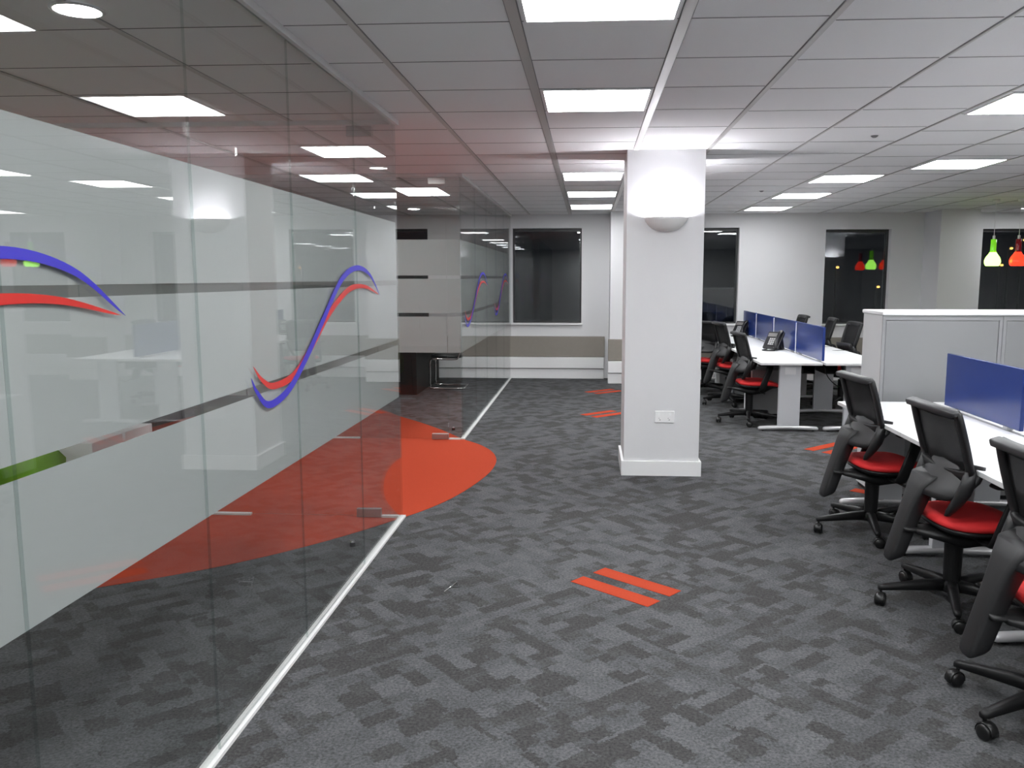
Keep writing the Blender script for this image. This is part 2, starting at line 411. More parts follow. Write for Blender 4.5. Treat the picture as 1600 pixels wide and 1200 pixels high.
# ------------------------------------------------------------------ glass partitions
TG = .010
def pane(name, parent, dims, bands=None, axis='x', film_side=-1, fr=(0, 0)):
    bm = nb(); vs, fs = box(bm, *dims)
    thin = 0 if axis == 'x' else 1
    for f in fs:
        f.normal_update()
        f.material_index = 0 if abs(f.normal[thin]) > .9 else 1
    p = fin(name, bm, [M['glass'], M['gedge']], parent)
    x0, x1, y0, y1, z0, z1 = dims
    for a, b in (bands or []):
        if axis == 'x':
            xx = x0-.0012 if film_side < 0 else x1+.0004
            boxo('frosted_film', (xx, xx+.0008, y0+fr[0], y1-fr[1], a, b), M['film'], p)
        else:
            yy = y1+.0004
            boxo('frosted_film', (x0+fr[0], x1-fr[1], yy, yy+.0008, a, b), M['film'], p)
    return p
BN = [(.82, 1.163), (1.198, 1.553), (1.583, 1.952)]
BF = [(.868, 1.222), (1.258, 1.590), (1.622, 1.967)]
def ribbon(name, parent, pts, wid, mat, y_off=0., lay=0.):
    """vinyl stroke on the walkway face of the glass: centre line (y,z), width tapering at the ends"""
    P = smoothp([(0, a+y_off, b) for a, b in pts], 8); n = len(P); bm = nb(); A = []; B = []
    for i, p in enumerate(P):
        d = (P[min(i+1, n-1)]-P[max(i-1, 0)]).normalized(); q = Vector((0, -d.z, d.y))
        t = i/(n-1); w = wid*max(.02, math.sin(PI*min(1, max(0, t)))**.6)
        A.append(p+q*w/2); B.append(p-q*w/2)
    xa, xb = GX+TG/2+.0004+lay, GX+TG/2+.0010+lay
    V = [[bm.verts.new((x, p.y, p.z)) for p in L_] for L_ in (A, B) for x in (xa, xb)]
    A0, A1, B0, B1 = V
    for i in range(n-1):
        for q in ((A0, A1), (A1, B1), (B1, B0), (B0, A0)):
            bm.faces.new((q[0][i], q[0][i+1], q[1][i+1], q[1][i]))
    bm.faces.new((A0[0], A1[0], B1[0], B0[0])); bm.faces.new((A0[-1], A1[-1], B1[-1], B0[-1]))
    return fin(name, bm, mat, parent)
BL = [(2.955, 1.235), (3.005, 1.175), (3.12, 1.112), (3.34, 1.145), (3.58, 1.265), (3.80, 1.40), (4.12, 1.59), (4.40, 1.652), (4.66, 1.618), (4.88, 1.50)]
RD = [(2.98, 1.275), (3.06, 1.215), (3.18, 1.178), (3.42, 1.20), (3.68, 1.315), (3.90, 1.428), (4.17, 1.522), (4.36, 1.553), (4.60, 1.548), (4.86, 1.502)]
def waves(parent, off, k=1.):
    w = bpy.data.objects.new('wave_graphic', None); COL.objects.link(w); w.parent = parent
    ribbon('red_stroke', w, RD, .034*k, M['redv'], off)
    ribbon('blue_stroke', w, BL, .036*k, M['blue'], off, .0009)
def side_partition(ys, bands, label, offs):
    t = thing('glass_partition', label, 'glass partition', (0, 0, 0))
    for a, b in zip(ys, ys[1:]):
        pane('glass_pane', t, (GX-TG/2, GX+TG/2, a+.0006, b-.0006, .014, CH-.03), bands)
    boxo('floor_track', (GX-.02, GX+.02, ys[0], ys[-1]+.02, .0005, .014), M['alu'], t)
    boxo('ceiling_track', (GX-.024, GX+.024, ys[0], ys[-1]+.024, CH-.03, CH-.0005), M['alu'], t)
    for o in offs: waves(t, o)
    return t
side_partition([-1.9, -1.0, -.1, .8, 1.69, 2.572, 3.459, 4.42, Y1], BN, 'near glass wall along the walkway with large blue and red wave graphics', (-2.73, 0))
side_partition([Y2, 9.13, 10.17, 11.21, 12.25, YB-.002], BF, 'far glass wall along the walkway with small distant wave graphics', (5.33, 8.0))
def cross_partition(y, sgn, bands, label):
    """glass wall across the recess: narrow fixed pane, door gap, then fixed panes to the left wall"""
    t = thing('glass_partition', label, 'glass partition', (0, 0, 0))
    xg = GX-.022
    pane('glass_pane', t, (-1.372, GX-.0085, y-TG/2, y+TG/2, .014, CH-.03), bands, 'y')
    boxo('floor_track', (-1.372, xg, y-.018, y+.018, .0035, .016), M['alu'], t)
    xs = [XL+.002, -4.5, -3.38, -2.27]
    for a, b in zip(xs, xs[1:]):
        pane('glass_pane', t, (a+.0015, b-.0015, y-TG/2, y+TG/2, .014, CH-.03), bands, 'y')
    boxo('floor_track', (XL, -2.272, y-.018, y+.018, .0035, .016), M['alu'], t)
    boxo('ceiling_track', (XL, GX-.026, y-.018, y+.018, CH-.03, CH-.0005), M['alu'], t)
def glass_door(y, bands, label):
    t = thing('glass_door', label, 'glass door', (-1.376, y, 0))
    L = .888
    pane('door_leaf', t, (-L, 0, -TG/2, TG/2, .012, CH-.042), bands, 'y')
    for z0, z1, nm in ((.0045, .062, 'bottom_patch'), (CH-.10, CH-.036, 'top_patch')):
        boxo(nm, (-.165, 0.0, -.018, .018, z0, z1), M['steel'], t, bevel=.003)
    bm = nb()
    for s in (-1, 1):
        tube(bm, [(-L+.07, s*.006, .95), (-L+.07, s*.045, .95), (-L+.07, s*.045, 1.25), (-L+.07, s*.006, 1.25)], .009, 10)
    fin('pull_handle', bm, M['chrome'], t, smooth=True)
cross_partition(Y1, 1, BN, 'glass wall of the near room facing the red recess')
cross_partition(Y2, -1, BF, 'frosted glass wall of the far room facing the red recess')
glass_door(Y1, BN, 'glass door of the near room with steel patch at the floor')
glass_door(Y2, BF, 'frosted glass door of the far room with horizontal clear slots')
for x, y, l in ((-1.40, 4.76, 'small steel door stop on grey carpet inside near glass room'), (-1.41, 8.60, 'small steel door stop on grey carpet inside far glass room')):
    t = thing('door_stop', l, 'door stop', (x, y, 0))
    bm = nb(); cyl(bm, 0, 0, .0005, .026, .018); fin('rubber_ring', bm, M['tyre'], t)
    bm = nb(); cyl(bm, 0, 0, .026, .036, .016, r2=.013); fin('steel_cap', bm, M['chrome'], t)

# ------------------------------------------------------------------ carpet inlays
low = [(-4.9, 6.6), (-4.85, 4.9), (-4.3, 3.6), (-3.4, 3.50), (-2.585, 3.985), (-2.159, 4.27), (-1.896, 4.50), (-1.675, 4.74), (-1.473, 5.0), (-1.255, 5.33), (-1.12, 5.56), (-.99, 5.86), (-.875, 6.28), (-.80, 6.73), (-.795, 7.15), (-.875, 7.52), (-1.03, 7.84), (-1.24, 8.12),
       (-1.537, 8.60), (-1.868, 9.06), (-2.184, 9.45), (-2.5, 9.9), (-3.1, 10.4), (-3.9, 10.5), (-4.6, 9.2)]
P = smoothp([(a, b, 0) for a, b in low], 5); bm = nb()
top = [bm.verts.new((p.x, p.y, .003)) for p in P]; bot = [bm.verts.new((p.x, p.y, .0002)) for p in P]
bm.faces.new(top); bm.faces.new(bot); n = len(top)
for i in range(n): bm.faces.new((top[i], top[(i+1) % n], bot[(i+1) % n], bot[i]))
bmesh.ops.triangulate(bm, faces=[f for f in bm.faces if len(f.verts) > 4])
tag(fin('carpet_inlay', bm, M['red']), 'large orange-red carpet area curving out of the recess between the glass rooms', 'carpet')
def stripes(x, y, a, label):
    t = thing('carpet_stripes', label, 'carpet marking', (x, y, 0), R(a), 'pairs of orange carpet stripes')
    for s in (-1, 1):
        bm = nb(); box(bm, -.25, .25, s*.093-.052, s*.093+.052, .0002, .0025); fin('orange_stripe', bm, M['red'], t)
stripes(.205, 4.20, -40, 'pair of orange stripes on the carpet in the foreground, nearest the camera')
stripes(2.32, 7.88, 42, 'pair of orange carpet stripes between far desks and first near chair')
stripes(2.27, 6.22, -40, 'pair of orange stripes on the carpet seen under the first near chair')
stripes(.20, 9.76, 42, 'pair of orange stripes left of the white column, lower of the two')
stripes(.24, 11.73, 42, 'pair of orange stripes left of the white column, upper one near back wall')
bm = nb()
tube(bm, [(-.045, -.09, .004), (0, .05, .005), (.022, -.02, .004)], .0025, 6); tube(bm, [(-.02, -.02, .005), (.03, -.02, .005)], .004, 6)
tag(fin('metal_clip', bm, M['chrome'], loc=(-.68, 4.15, 0)), 'tiny silver metal clip lying on the grey carpet in the foreground', 'clip')

# ------------------------------------------------------------------ desks
def desk_mesh(Lx, Ly):
    bm = nb(); box(bm, -Lx/2, Lx/2, -Ly/2, Ly/2, .703, .73); return bm
def desk_leg(parent, x, y, depth, sd):
    """T leg: flat column with a cap, polished foot bar"""
    g = boxo('leg', (x-.11, x+.11, y-.025, y+.025, .05, .700), M['leg'], parent, bevel=.004)
    bm = nb(); box(bm, x-.055, x+.055, y-.0275, y-.0245, .60, .675); fin('cable_cap', bm, M['cabf'], g)
    rings = []
    for k, (dx, hw, z0, z1) in enumerate([(-.31, .018, .012, .040), (-.295, .028, .008, .050), (-.2, .030, .014, .056), (0, .032, .020, .062), (.2, .030, .014, .056), (.295, .028, .008, .050), (.31, .018, .012, .040)]):
        rings.append(sup((x+dx, y, (z0+z1)/2), (0, 1, 0), (0, 0, 1), hw, (z1-z0)/2, 14, 2.6))
    bm = nb(); loft(bm, rings)
    fin('foot', bm, M['foot'], parent, smooth=True)
    for dx in (-.26, .26):
        bm = nb(); cyl(bm, x+dx, y, 0, .014, .014, 12); fin('glide', bm, M['blk'], parent)
def desk(x0, x1, y0, y1, label, group, legs=(1, 1), sd=1):
    cx_, cy = (x0+x1)/2, (y0+y1)/2
    t = thing('desk', label, 'desk', (cx_, cy, 0), 0, group)
    a, b = (x1-x0)/2, (y1-y0)/2-.002
    bm = nb(); vs, fs = box(bm, -a, a, -b, b, .704, .73)
    for f in fs:
        f.normal_update()
        if abs(f.normal.z) < .5: f.material_index = 1
    fin('desktop', bm, [M['desk'], M['dedge']], t, bevel=.004)
    bm = nb(); box(bm, -.04, .04, -b+.14, b-.14, .655, .703); fin('beam', bm, M['blk'], t)
    bm = nb(); s = a-.1
    bx = (s if sd > 0 else -s)
    box(bm, bx-.06, bx+.06, -b+.15, b-.15, .60, .605); box(bm, bx-.062, bx-.058, -b+.15, b-.15, .60, .66); box(bm, bx+.058, bx+.062, -b+.15, b-.15, .60, .70)
    fin('cable_tray', bm, M['blk'], t)
    if legs[0]: desk_leg(t, 0.01, -b+.11 if legs[0] == 1 else -b+.03, .6, sd)
    if legs[1]: desk_leg(t, 0.01, b-.11 if legs[1] == 1 else b-.03, .6, sd)
    return t
yA = [8.66, 9.83, 11.01, 12.14, 13.15]
nm = ['nearest', 'second', 'third', 'farthest']
for i in range(4):
    legs = (1, 1 if i == 3 else 0)
    desk(1.785, 2.415, yA[i], yA[i+1], 'white desk on the walkway side of the far desk block, %s of its row' % nm[i], 'white desks of the far block', legs, 1)
    desk(2.445, 3.10, yA[i], yA[i+1], 'white desk on the window side of the far blue screens, %s of its row' % nm[i], 'white desks of the far block', legs, -1)
yB = [5.97, 4.76, 3.58, 2.40, 1.22]
nm = ['farthest, against the grey cabinets', 'second from the cabinets, beside the middle near chair', 'third from the cabinets, at right photo edge', 'nearest the camera, outside the frame']
for i in range(4):
    y0, y1 = yB[i+1], yB[i]
    desk(1.775, 2.405, y0, y1, 'white near desk, walkway side, %s' % nm[i], 'white desks of the near block', (2 if i == 0 else 2, 1 if i == 0 else 0), 1)
    desk(2.435, 3.08, y0, y1, 'white near desk behind the blue screen, %s' % nm[i], 'white desks of the near block', (2, 1 if i == 0 else 0), -1)
def screen(y0, y1, label, group):
    t = thing('desk_screen', label, 'desk screen', (2.425, (y0+y1)/2, .735), 0, group)
    b = (y1-y0)/2
    boxo('screen_panel', (-.013, .013, -b, b, .012, .362), M['screen'], t, bevel=.004)
    for s in (-1, 1):
        boxo('clamp', (-.018, .018, s*(b-.15)-.025, s*(b-.15)+.025, -.004, .014), M['leg'], t)
sA = [(8.70, 9.80), (9.86, 10.96), (11.05, 12.10), (12.20, 13.12)]
for (a, b), n_ in zip(sA, ['nearest', 'second', 'third', 'farthest']):
    screen(a, b, 'blue desk screen on the far desk block, %s of the row of four' % n_, 'blue screens on the far desks')
for y in (9.83, 11.005, 12.15):
    bm = nb(); box(bm, 2.413, 2.437, y-.014, y+.014, .731, 1.085)
    tag(fin('screen_post', bm, M['trim'], bevel=.003), 'slim white post between blue far desk screens, %s' % {9.83: 'nearest', 11.005: 'middle', 12.15: 'farthest'}[y], 'screen post', 'white posts between the far screens')
screen(4.735, 5.725, 'large blue desk screen on the near desks beside the grey cabinets', 'blue screens on the near desks')
screen(3.60, 4.66, 'blue desk screen on the near desks, only its edge in the frame at right', 'blue screens on the near desks')
screen(2.45, 3.5, 'blue desk screen on the near desks, outside the frame nearest the camera', 'blue screens on the near desks')
for y, l in ((9.75, 'nearest'), (10.93, 'middle'), (12.06, 'farthest')):
    t = thing('pedestal', 'low grey drawer pedestal under the far desks, %s of three' % l, 'pedestal', (2.12, y, 0), 0, 'grey pedestals under the far desks')
    boxo('body', (-.24, .2, -.19, .19, .05, .56), M['cab'], t, bevel=.004)
    for z0, z1 in ((.06, .30), (.31, .43), (.44, .55)):
        d = boxo('drawer', (-.255, -.241, -.185, .185, z0, z1), M['cabf'], t, bevel=.003)
        boxo('handle', (-.265, -.256, -.05, .05, z1-.03, z1-.018), M['steel'], d)
    bm = nb()
    for sx in (-.19, .15):
        for sy in (-.15, .15): cyl_axis(bm, (sx, sy, .025), (0, 1, 0), .03, .025, 12)
    fin('castor', bm, M['tyre'], t)
tube_ = nb(); tube(tube_, smoothp([(2.50, 8.95, .70), (2.55, 8.93, .55), (2.68, 8.93, .45), (2.80, 8.94, .52), (2.9, 8.95, .68)]), .005, 8)
tag(fin('power_cable', tube_, M['blk'], smooth=True), 'thin black cable hanging below the far desk on the window side', 'cable')

# storage cabinets with one continuous white top
for i in range(4):
    x0 = 2.105+i*.835
    t = thing('storage_cabinet', 'grey storage cabinet behind the near desks, %s' % ['leftmost, beside the gap to the far desks', 'second from the left, cut by the photo edge', 'third, outside the frame at right', 'rightmost, outside the frame'][i], 'cabinet', (x0, 6.09, 0), 0, 'grey cabinets behind the near desks')
    W = .831
    boxo('carcass', (0, W, .014, .42, .03, 1.332), M['cabf'], t)
    bm = nb(); box(bm, 0, .022, 0, .0135, .03, 1.332); box(bm, W-.022, W, 0, .0135, .03, 1.332); box(bm, .022, W-.022, 0, .0135, .03, .06); box(bm, .022, W-.022, 0, .0135, 1.30, 1.332)
    fin('face_frame', bm, M['cabr'], t)
    boxo('door', (.025, W-.025, .003, .013, .063, 1.297), M['cab'], t, bevel=.003)
    boxo('plinth', (.01, W-.01, .02, .40, 0, .03), M['blk'], t)
bm = nb(); box(bm, 2.095, 2.105+4*.835+.01, 6.075, 6.525, 1.333, 1.362)
tag(fin('cabinet_top', bm, M['desk'], bevel=.010, seg=3), 'long white top board running over the grey storage cabinets', 'worktop')

# ------------------------------------------------------------------ task chairs
def make_chair(label, group):
    t = thing('task_chair', label, 'office chair', (0, 0, 0), 0, group)
    # star base (own part, spun with its castors)
    bm = nb(); lathe(bm, [(0, .075), (.045, .075), (.055, .09), (.052, .125), (.034, .135), (0, .135)], n=20)
    for k in range(5):
        a = 2*PI*k/5; c_, s_ = math.cos(a), math.sin(a); rings = []
        for rr, hw, zc, hh in ((.03, .028, .106, .030), (.12, .025, .104, .026), (.24, .021, .095, .020), (.325, .018, .087, .015), (.348, .014, .085, .012)):
            rings.append(sup((rr*c_, rr*s_, zc), (-s_, c_, 0), (0, 0, 1), hw, hh, 10, 3.2))
        loft(bm, rings)
    base = fin('star_base', bm, M['blk'], t, smooth=True)
    for k in range(5):
        a = 2*PI*k/5; c_, s_ = math.cos(a), math.sin(a); bm = nb()
        th = a + 1.1 + .5*k; d = Vector((-math.sin(th), math.cos(th), 0)); f_ = Vector((math.cos(th), math.sin(th), 0))
        c0 = Vector((.335*c_, .335*s_, .029)) + f_*.012
        for s in (-1, 1):
            rings = []
            for off, r_ in ((.006, .024), (.010, .029), (.020, .029), (.026, .022)):
                rings.append([c0 + d*(s*off) + (f_*math.cos(2*PI*q/18)+Vector((0, 0, 1))*math.sin(2*PI*q/18))*r_ for q in range(18)])
            loft(bm, rings)
        rings = []
        for ang in range(-10, 191, 25):
            q = R(ang); p = c0 + (f_*math.cos(q)+Vector((0, 0, 1))*math.sin(q))*.033
            rings.append(sup(p, d, (f_*math.cos(q)+Vector((0, 0, 1))*math.sin(q)), .020, .003, 8))
        loft(bm, rings)
        tube(bm, [(.335*c_, .335*s_, .05), (.335*c_, .335*s_, .086)], .007, 8)
        fin('castor', bm, M['tyre'], base, smooth=True)
    bm = nb(); cyl(bm, 0, 0, .13, .33, .040, 24, r2=.043); cyl(bm, 0, 0, .33, .385, .025, 16); fin('gas_lift', bm, M['blk'], t, smooth=False)
    # mechanism
    bm = nb(); loft(bm, [sup((-.20, 0, .385), (0, 1, 0), (0, 0, 1), .05, .013, 12), sup((-.10, 0, .372), (0, 1, 0), (0, 0, 1), .10, .026, 12), sup((.0, 0, .358), (0, 1, 0), (0, 0, 1), .12, .045, 12), sup((.13, 0, .365), (0, 1, 0), (0, 0, 1), .11, .038, 12), sup((.24, 0, .392), (0, 1, 0), (0, 0, 1), .07, .012, 12)])
    mech = fin('mechanism', bm, M['blk'], t, smooth=True)
    bm = nb(); tube(bm, [(.06, -.08, .37), (.07, -.20, .362), (.09, -.26, .355)], [.006, .006, .009], 8); fin('lever', bm, M['blk'], mech, smooth=True)
    # seat pan and cushion
    def seatring(z, a, b, x=.095, p=3.2): return sup((x, 0, z), (1, 0, 0), (0, 1, 0), a, b, 32, p)
    bm = nb(); loft(bm, [seatring(.392, .13, .14), seatring(.402, .20, .205), seatring(.418, .222, .232), seatring(.432, .222, .232)])
    fin('seat_pan', bm, M['blk'], t, smooth=True)
    bm = nb(); V = loft(bm, [seatring(.432, .212, .222), seatring(.439, .226, .236), seatring(.453, .229, .239), seatring(.468, .218, .230), seatring(.477, .18, .19), seatring(.478, .12, .13), seatring(.474, .05, .05)])
    for v in bm.verts:   # waterfall front edge, slight dish
        if v.co.x > .12: v.co.z -= (v.co.x-.12)**2*1.1
    fin('seat_cushion', bm, M['seat'], t, smooth=True)
    # backrest: curve in x-z, width in y
    def bx(z):          # lean profile
        return -.060 - .28*max(0, z-.72) - .9*max(0, .72-z)**1.2
    def wy(z): return .222 - .03*((z-.86)/.16)**2*.4
    Z = [.70+.305*i/12 for i in range(13)]
    ring = []
    # frame as closed tube around the mesh field
    pts = []
    for z in Z[:-1]: pts.append((bx(z), -wy(z), z))
    for s in (-1, -.6, -.2, .2, .6, 1): pts.append((bx(.985)-.018*(1-s*s), s*(wy(.985)-.012), .985))
    for z in reversed(Z[:-1]): pts.append((bx(z), wy(z), z))
    for s in (.8, .4, 0, -.4, -.8): pts.append((bx(.70)-.012*(1-s*s), s*wy(.70), .698-.014*(1-s*s)))
    bm = nb(); m_ = len(pts); rings = []
    for i in range(m_):
        p = Vector(pts[i]); d = (Vector(pts[(i+1) % m_])-Vector(pts[i-1])).normalized()
        nrm = Vector((1, 0, .25)).normalized(); side = d.cross(nrm).normalized(); nn = side.cross(d).normalized()
        rings.append(sup(p, side, nn, .024, .014, 12, 4.5))
    loft(bm, rings, closed=True)
    bf = fin('backrest_frame', bm, M['blk'], t, smooth=True)
    bm = nb(); G = []
    for z in Z:
        zz = min(z, .975); row = []
        for k in range(9):
            s = -1+2*k/8; row.append(bm.verts.new((bx(zz)-.016*(1-s*s)+.006, s*wy(zz), zz)))
        G.append(row)
    for i in range(len(G)-1):
        for k in range(8): bm.faces.new((G[i][k], G[i][k+1], G[i+1][k+1], G[i+1][k]))
    mp = fin('backrest_mesh', bm, M['mesh'], t, smooth=True)
    sm = mp.modifiers.new('thick', 'SOLIDIFY'); sm.thickness = .002
    # top rail, grey
    bm = nb(); rings = []
    for s in (-1, -.92, -.5, 0, .5, .92, 1):
        e = .6 if abs(s) == 1 else 1
        rings.append(sup((bx(1.0)-.012-.022*(1-s*s), s*.235, .995-.006*s*s), (1, 0, .3), (-.3, 0, 1), .022*e, .015*e, 16, 5))
    loft(bm, rings); fin('top_rail', bm, M['grey'], t, smooth=True)
    # lower back shell
    bm = nb(); rows = [(.745, .232, -.066, .012), (.71, .236, -.076, .020), (.67, .234, -.095, .027), (.63, .222, -.124, .031), (.60, .205, -.146, .031), (.572, .170, -.160, .026)]
    rings = [sup((x, 0, z), (0, 1, 0), (1, 0, 0), w, th, 24, 3.5) for z, w, x, th in rows]
    for r_ in rings:
        for p in r_: p.x += .06*(p.y/.22)**2
    loft(bm, rings); sh = fin('back_shell', bm, M['dk'], t, smooth=True)
    # side prongs of the shell, curling forward to the seat
    for s in (-1, 1):
        bm = nb(); rings = []
        for x, y, z, a, b in ((-.058, .208, .72, .022, .022), (-.066, .212, .66, .032, .023), (-.084, .206, .61, .034, .023), (-.100, .190, .565, .029, .021), (-.116, .170, .525, .021, .017), (-.124, .158, .500, .012, .012)):
            rings.append(sup((x, s*y, z), (1, 0, 0), (0, 1, 0), a, b, 12, 3))
        loft(bm, rings); fin('side_prong', bm, M['dk'], sh, smooth=True)
    # broad spine sweeping down behind the seat
    bm = nb(); rings = []
    for x, z, a, b in ((-.122, .66, .045, .105), (-.142, .61, .050, .090), (-.162, .56, .052, .072), (-.187, .49, .052, .060), (-.214, .41, .050, .055), (-.240, .33, .048, .052), (-.258, .272, .047, .050), (-.264, .246, .044, .047), (-.268, .232, .036, .038)):
        rings.append(sup((x, .055, z), Vector((1, 0, .35)).normalized(), (0, 1, 0), a, b, 20, 4.5))
    loft(bm, rings); sp = fin('spine', bm, M['dk'], t, smooth=True)
    bm = nb(); loft(bm, [sup((-.25, 0, .39), (0, 1, 0), (0, 0, 1), .03, .010, 12), sup((-.14, 0, .384), (0, 1, 0), (0, 0, 1), .032, .012, 12)]); fin('spine_link', bm, M['blk'], sp, smooth=True)
    # armrests
    for s in (-1, 1):
        bm = nb(); rings = []
        for x, y, z, a, b in ((.05, .10, .385, .030, .012), (.05, .20, .383, .032, .013), (.052, .262, .388, .036, .014), (.065, .275, .43, .038, .014), (.095, .276, .52, .036, .013), (.125, .276, .60, .036, .013), (.135, .276, .655, .038, .013)):
            ax = (1, 0, 0); ay = (0, 1, 0) if z > .41 else (0, 0, 1)
            rings.append(sup((x, s*y, z), ax, (0, .7*s, -.7) if .388 < z < .4 else (ay[0], ay[1]*s, -ay[2]), a, b, 12, 3))
        loft(bm, rings); ar = fin('armrest', bm, M['blk'], t, smooth=True)
        bm = nb(); loft(bm, [sup((x, s*.272, .668), (0, 1, 0), (0, 0, 1), w, h, 14, 3) for x, w, h in ((.01, .022, .006), (.025, .036, .012), (.09, .042, .014), (.18, .043, .014), (.235, .036, .012), (.25, .02, .006))])
        fin('arm_pad', bm, M['blk'], ar, smooth=True)
    return t
CG1 = 'red-seated mesh task chairs at the near desks'; CG2 = 'red-seated mesh task chairs at the far desks'
def setbase(t, deg, lift=0.):
    for c in t.children:
        if c.name.startswith('star_base'): c.rotation_euler = (0, 0, R(deg)-t.rotation_euler.z)
        elif lift:
            if c.name.startswith('gas_lift'): c.scale.z = 1+lift*1.5; c.location.z = -.2*lift
            else: c.location.z = lift
ch = make_chair('black mesh task chair with red seat, first of the near row beside the cabinets', CG1)
ch.location = (1.80, 5.25, 0); ch.rotation_euler = (0, 0, R(6)); 
specs = [((1.79, 4.04, 0), 4, 180, 0, 'black mesh task chair with red seat, middle one of the three near chairs', CG1),
         ((1.70, 2.97, 0), 3, 133, 0, 'black mesh task chair nearest the camera, cut by the right photo edge', CG1),
         ((1.80, 9.30, 0), 6, 187, 0, 'black mesh task chair at the near end of the far desks, walkway side', CG2),
         ((1.80, 10.68, 0), 8, 200, .04, 'black mesh task chair, second along the walkway side of the far desks', CG2),
         ((1.64, 11.75, 0), 55, 170, 0, 'black mesh task chair partly hidden by the column, turned toward the back wall', CG2),
         ((3.16, 10.50, 0), 184, 20, .05, 'black mesh task chair behind the far blue screens, nearest the grey cabinets', CG2),
         ((3.20, 11.62, 0), 176, 60, .05, 'black mesh task chair behind the far blue screens, middle of three', CG2),
         ((3.02, 12.45, 0), 182, 40, .05, 'black mesh task chair behind the far blue screens, only its top showing above them', CG2)]
made = [dup(ch, l, R(a), lab, g) for l, a, b, li, lab, g in specs]
setbase(ch, 187)
for o, s in zip(made, specs): setbase(o, s[2], s[3])

# ------------------------------------------------------------------ desk phones
def phone(x, y, rz, label):
    t = thing('desk_phone', label, 'telephone', (x, y, .73), R(rz), 'black desk phones on the far desks')
    T = Matrix.Rotation(R(-52), 4, 'Y'); O = Vector((0, 0, .118))
    bm = nb(); box(bm, -.12, .12, -.105, .105, -.016, .014, rot=T, at=O); body = fin('body', bm, M['phone'], t, bevel=.008)
    for k in range(4):
        bm = nb()
        for q in range(3): box(bm, -.075+k*.026, -.057+k*.026, -.022+q*.026, -.004+q*.026, .0142, .0185, rot=T, at=O)
        fin('key_row', bm, M['key'], body)
    bm = nb(); box(bm, .045, .095, -.03, .09, .0145, .017, rot=T, at=O); fin('display', bm, M['steel'], t)
    bm = nb(); rings = []
    for u, h, a, b in ((-.125, .024, .024, .018), (-.09, .036, .031, .020), (-.05, .052, .020, .014), (0, .058, .019, .013), (.05, .052, .020, .014), (.09, .036, .031, .020), (.125, .024, .024, .018)):
        p = T @ Vector((u, -.075, h)) + O; rings.append(sup(p, (0, 1, 0), (T @ Vector((0, 0, 1))), a, b, 12, 3))
    loft(bm, rings); fin('handset', bm, M['phone'], t, smooth=True)
    bm = nb(); vs = []
    for yy in (-.085, .085): vs.append([bm.verts.new(p) for p in ((.0, yy, .10), (.055, yy, .17), (.115, yy, .004), (.085, yy, .004))])
    for q in range(4): bm.faces.new((vs[0][q], vs[0][(q+1) % 4], vs[1][(q+1) % 4], vs[1][q]))
    bm.faces.new(vs[0]); bm.faces.new(vs[1]); fin('stand', bm, M['phone'], t)
    bm = nb(); tube(bm, smoothp([(-.06, -.08, .03), (-.13, -.09, .008), (-.20, -.03, .007), (-.17, .05, .007), (-.05, .06, .010)]), .007, 8); fin('cord', bm, M['blk'], t, smooth=True)
phone(2.25, 10.22, 48, 'black desk phone on the white far desk, nearer of the two')
phone(2.30, 12.72, 48, 'black desk phone on the white far desk, farther one by the rearmost screen')

# ------------------------------------------------------------------ pendants
def pendant(x, y, sh, nk, label):
    t = thing('pendant_lamp', label, 'pendant lamp', (x, y, 0), 0, 'coloured glass pendant lamps')
    bm = nb(); lathe(bm, [(.0, CH-.04), (.035, CH-.035), (.045, CH-.001), (0, CH-.001)], n=20); fin('ceiling_cap', bm, M['alu'], t, smooth=True)
    bm = nb(); cyl(bm, 0, 0, 2.13, CH-.03, .004, 8); fin('cord', bm, M['alu'], t)
    bm = nb(); cyl(bm, 0, 0, 2.085, 2.135, .016, 16); fin('lamp_holder', bm, M['alu'], t)
    bm = nb(); lathe(bm, [(0, 2.088), (.033, 2.088), (.034, 2.0), (.034, 1.955), (.040, 1.925), (.037, 1.925), (.030, 1.955), (.030, 2.08), (0, 2.082)], n=28); fin('neck', bm, nk, t, smooth=True)
    bm = nb(); lathe(bm, [(.037, 1.927), (.052, 1.90), (.078, 1.865), (.094, 1.825), (.096, 1.80), (.086, 1.765), (.074, 1.750), (.070, 1.752), (.084, 1.78), (.090, 1.81), (.074, 1.862), (.048, 1.898), (.033, 1.927)], n=32); fin('shade', bm, sh, t, smooth=True)
pendant(5.18, 11.13, M['gsh'], M['gneck'], 'lime green glass pendant lamp hanging in front of the right back window')
pendant(5.451, 11.05, M['rsh'], M['rneck'], 'red glass pendant lamp hanging beside the green one at the photo edge')
pendant(5.50, 9.5, M['rsh'], M['rneck'], 'red glass pendant lamp seen only as the left reflection in the window')

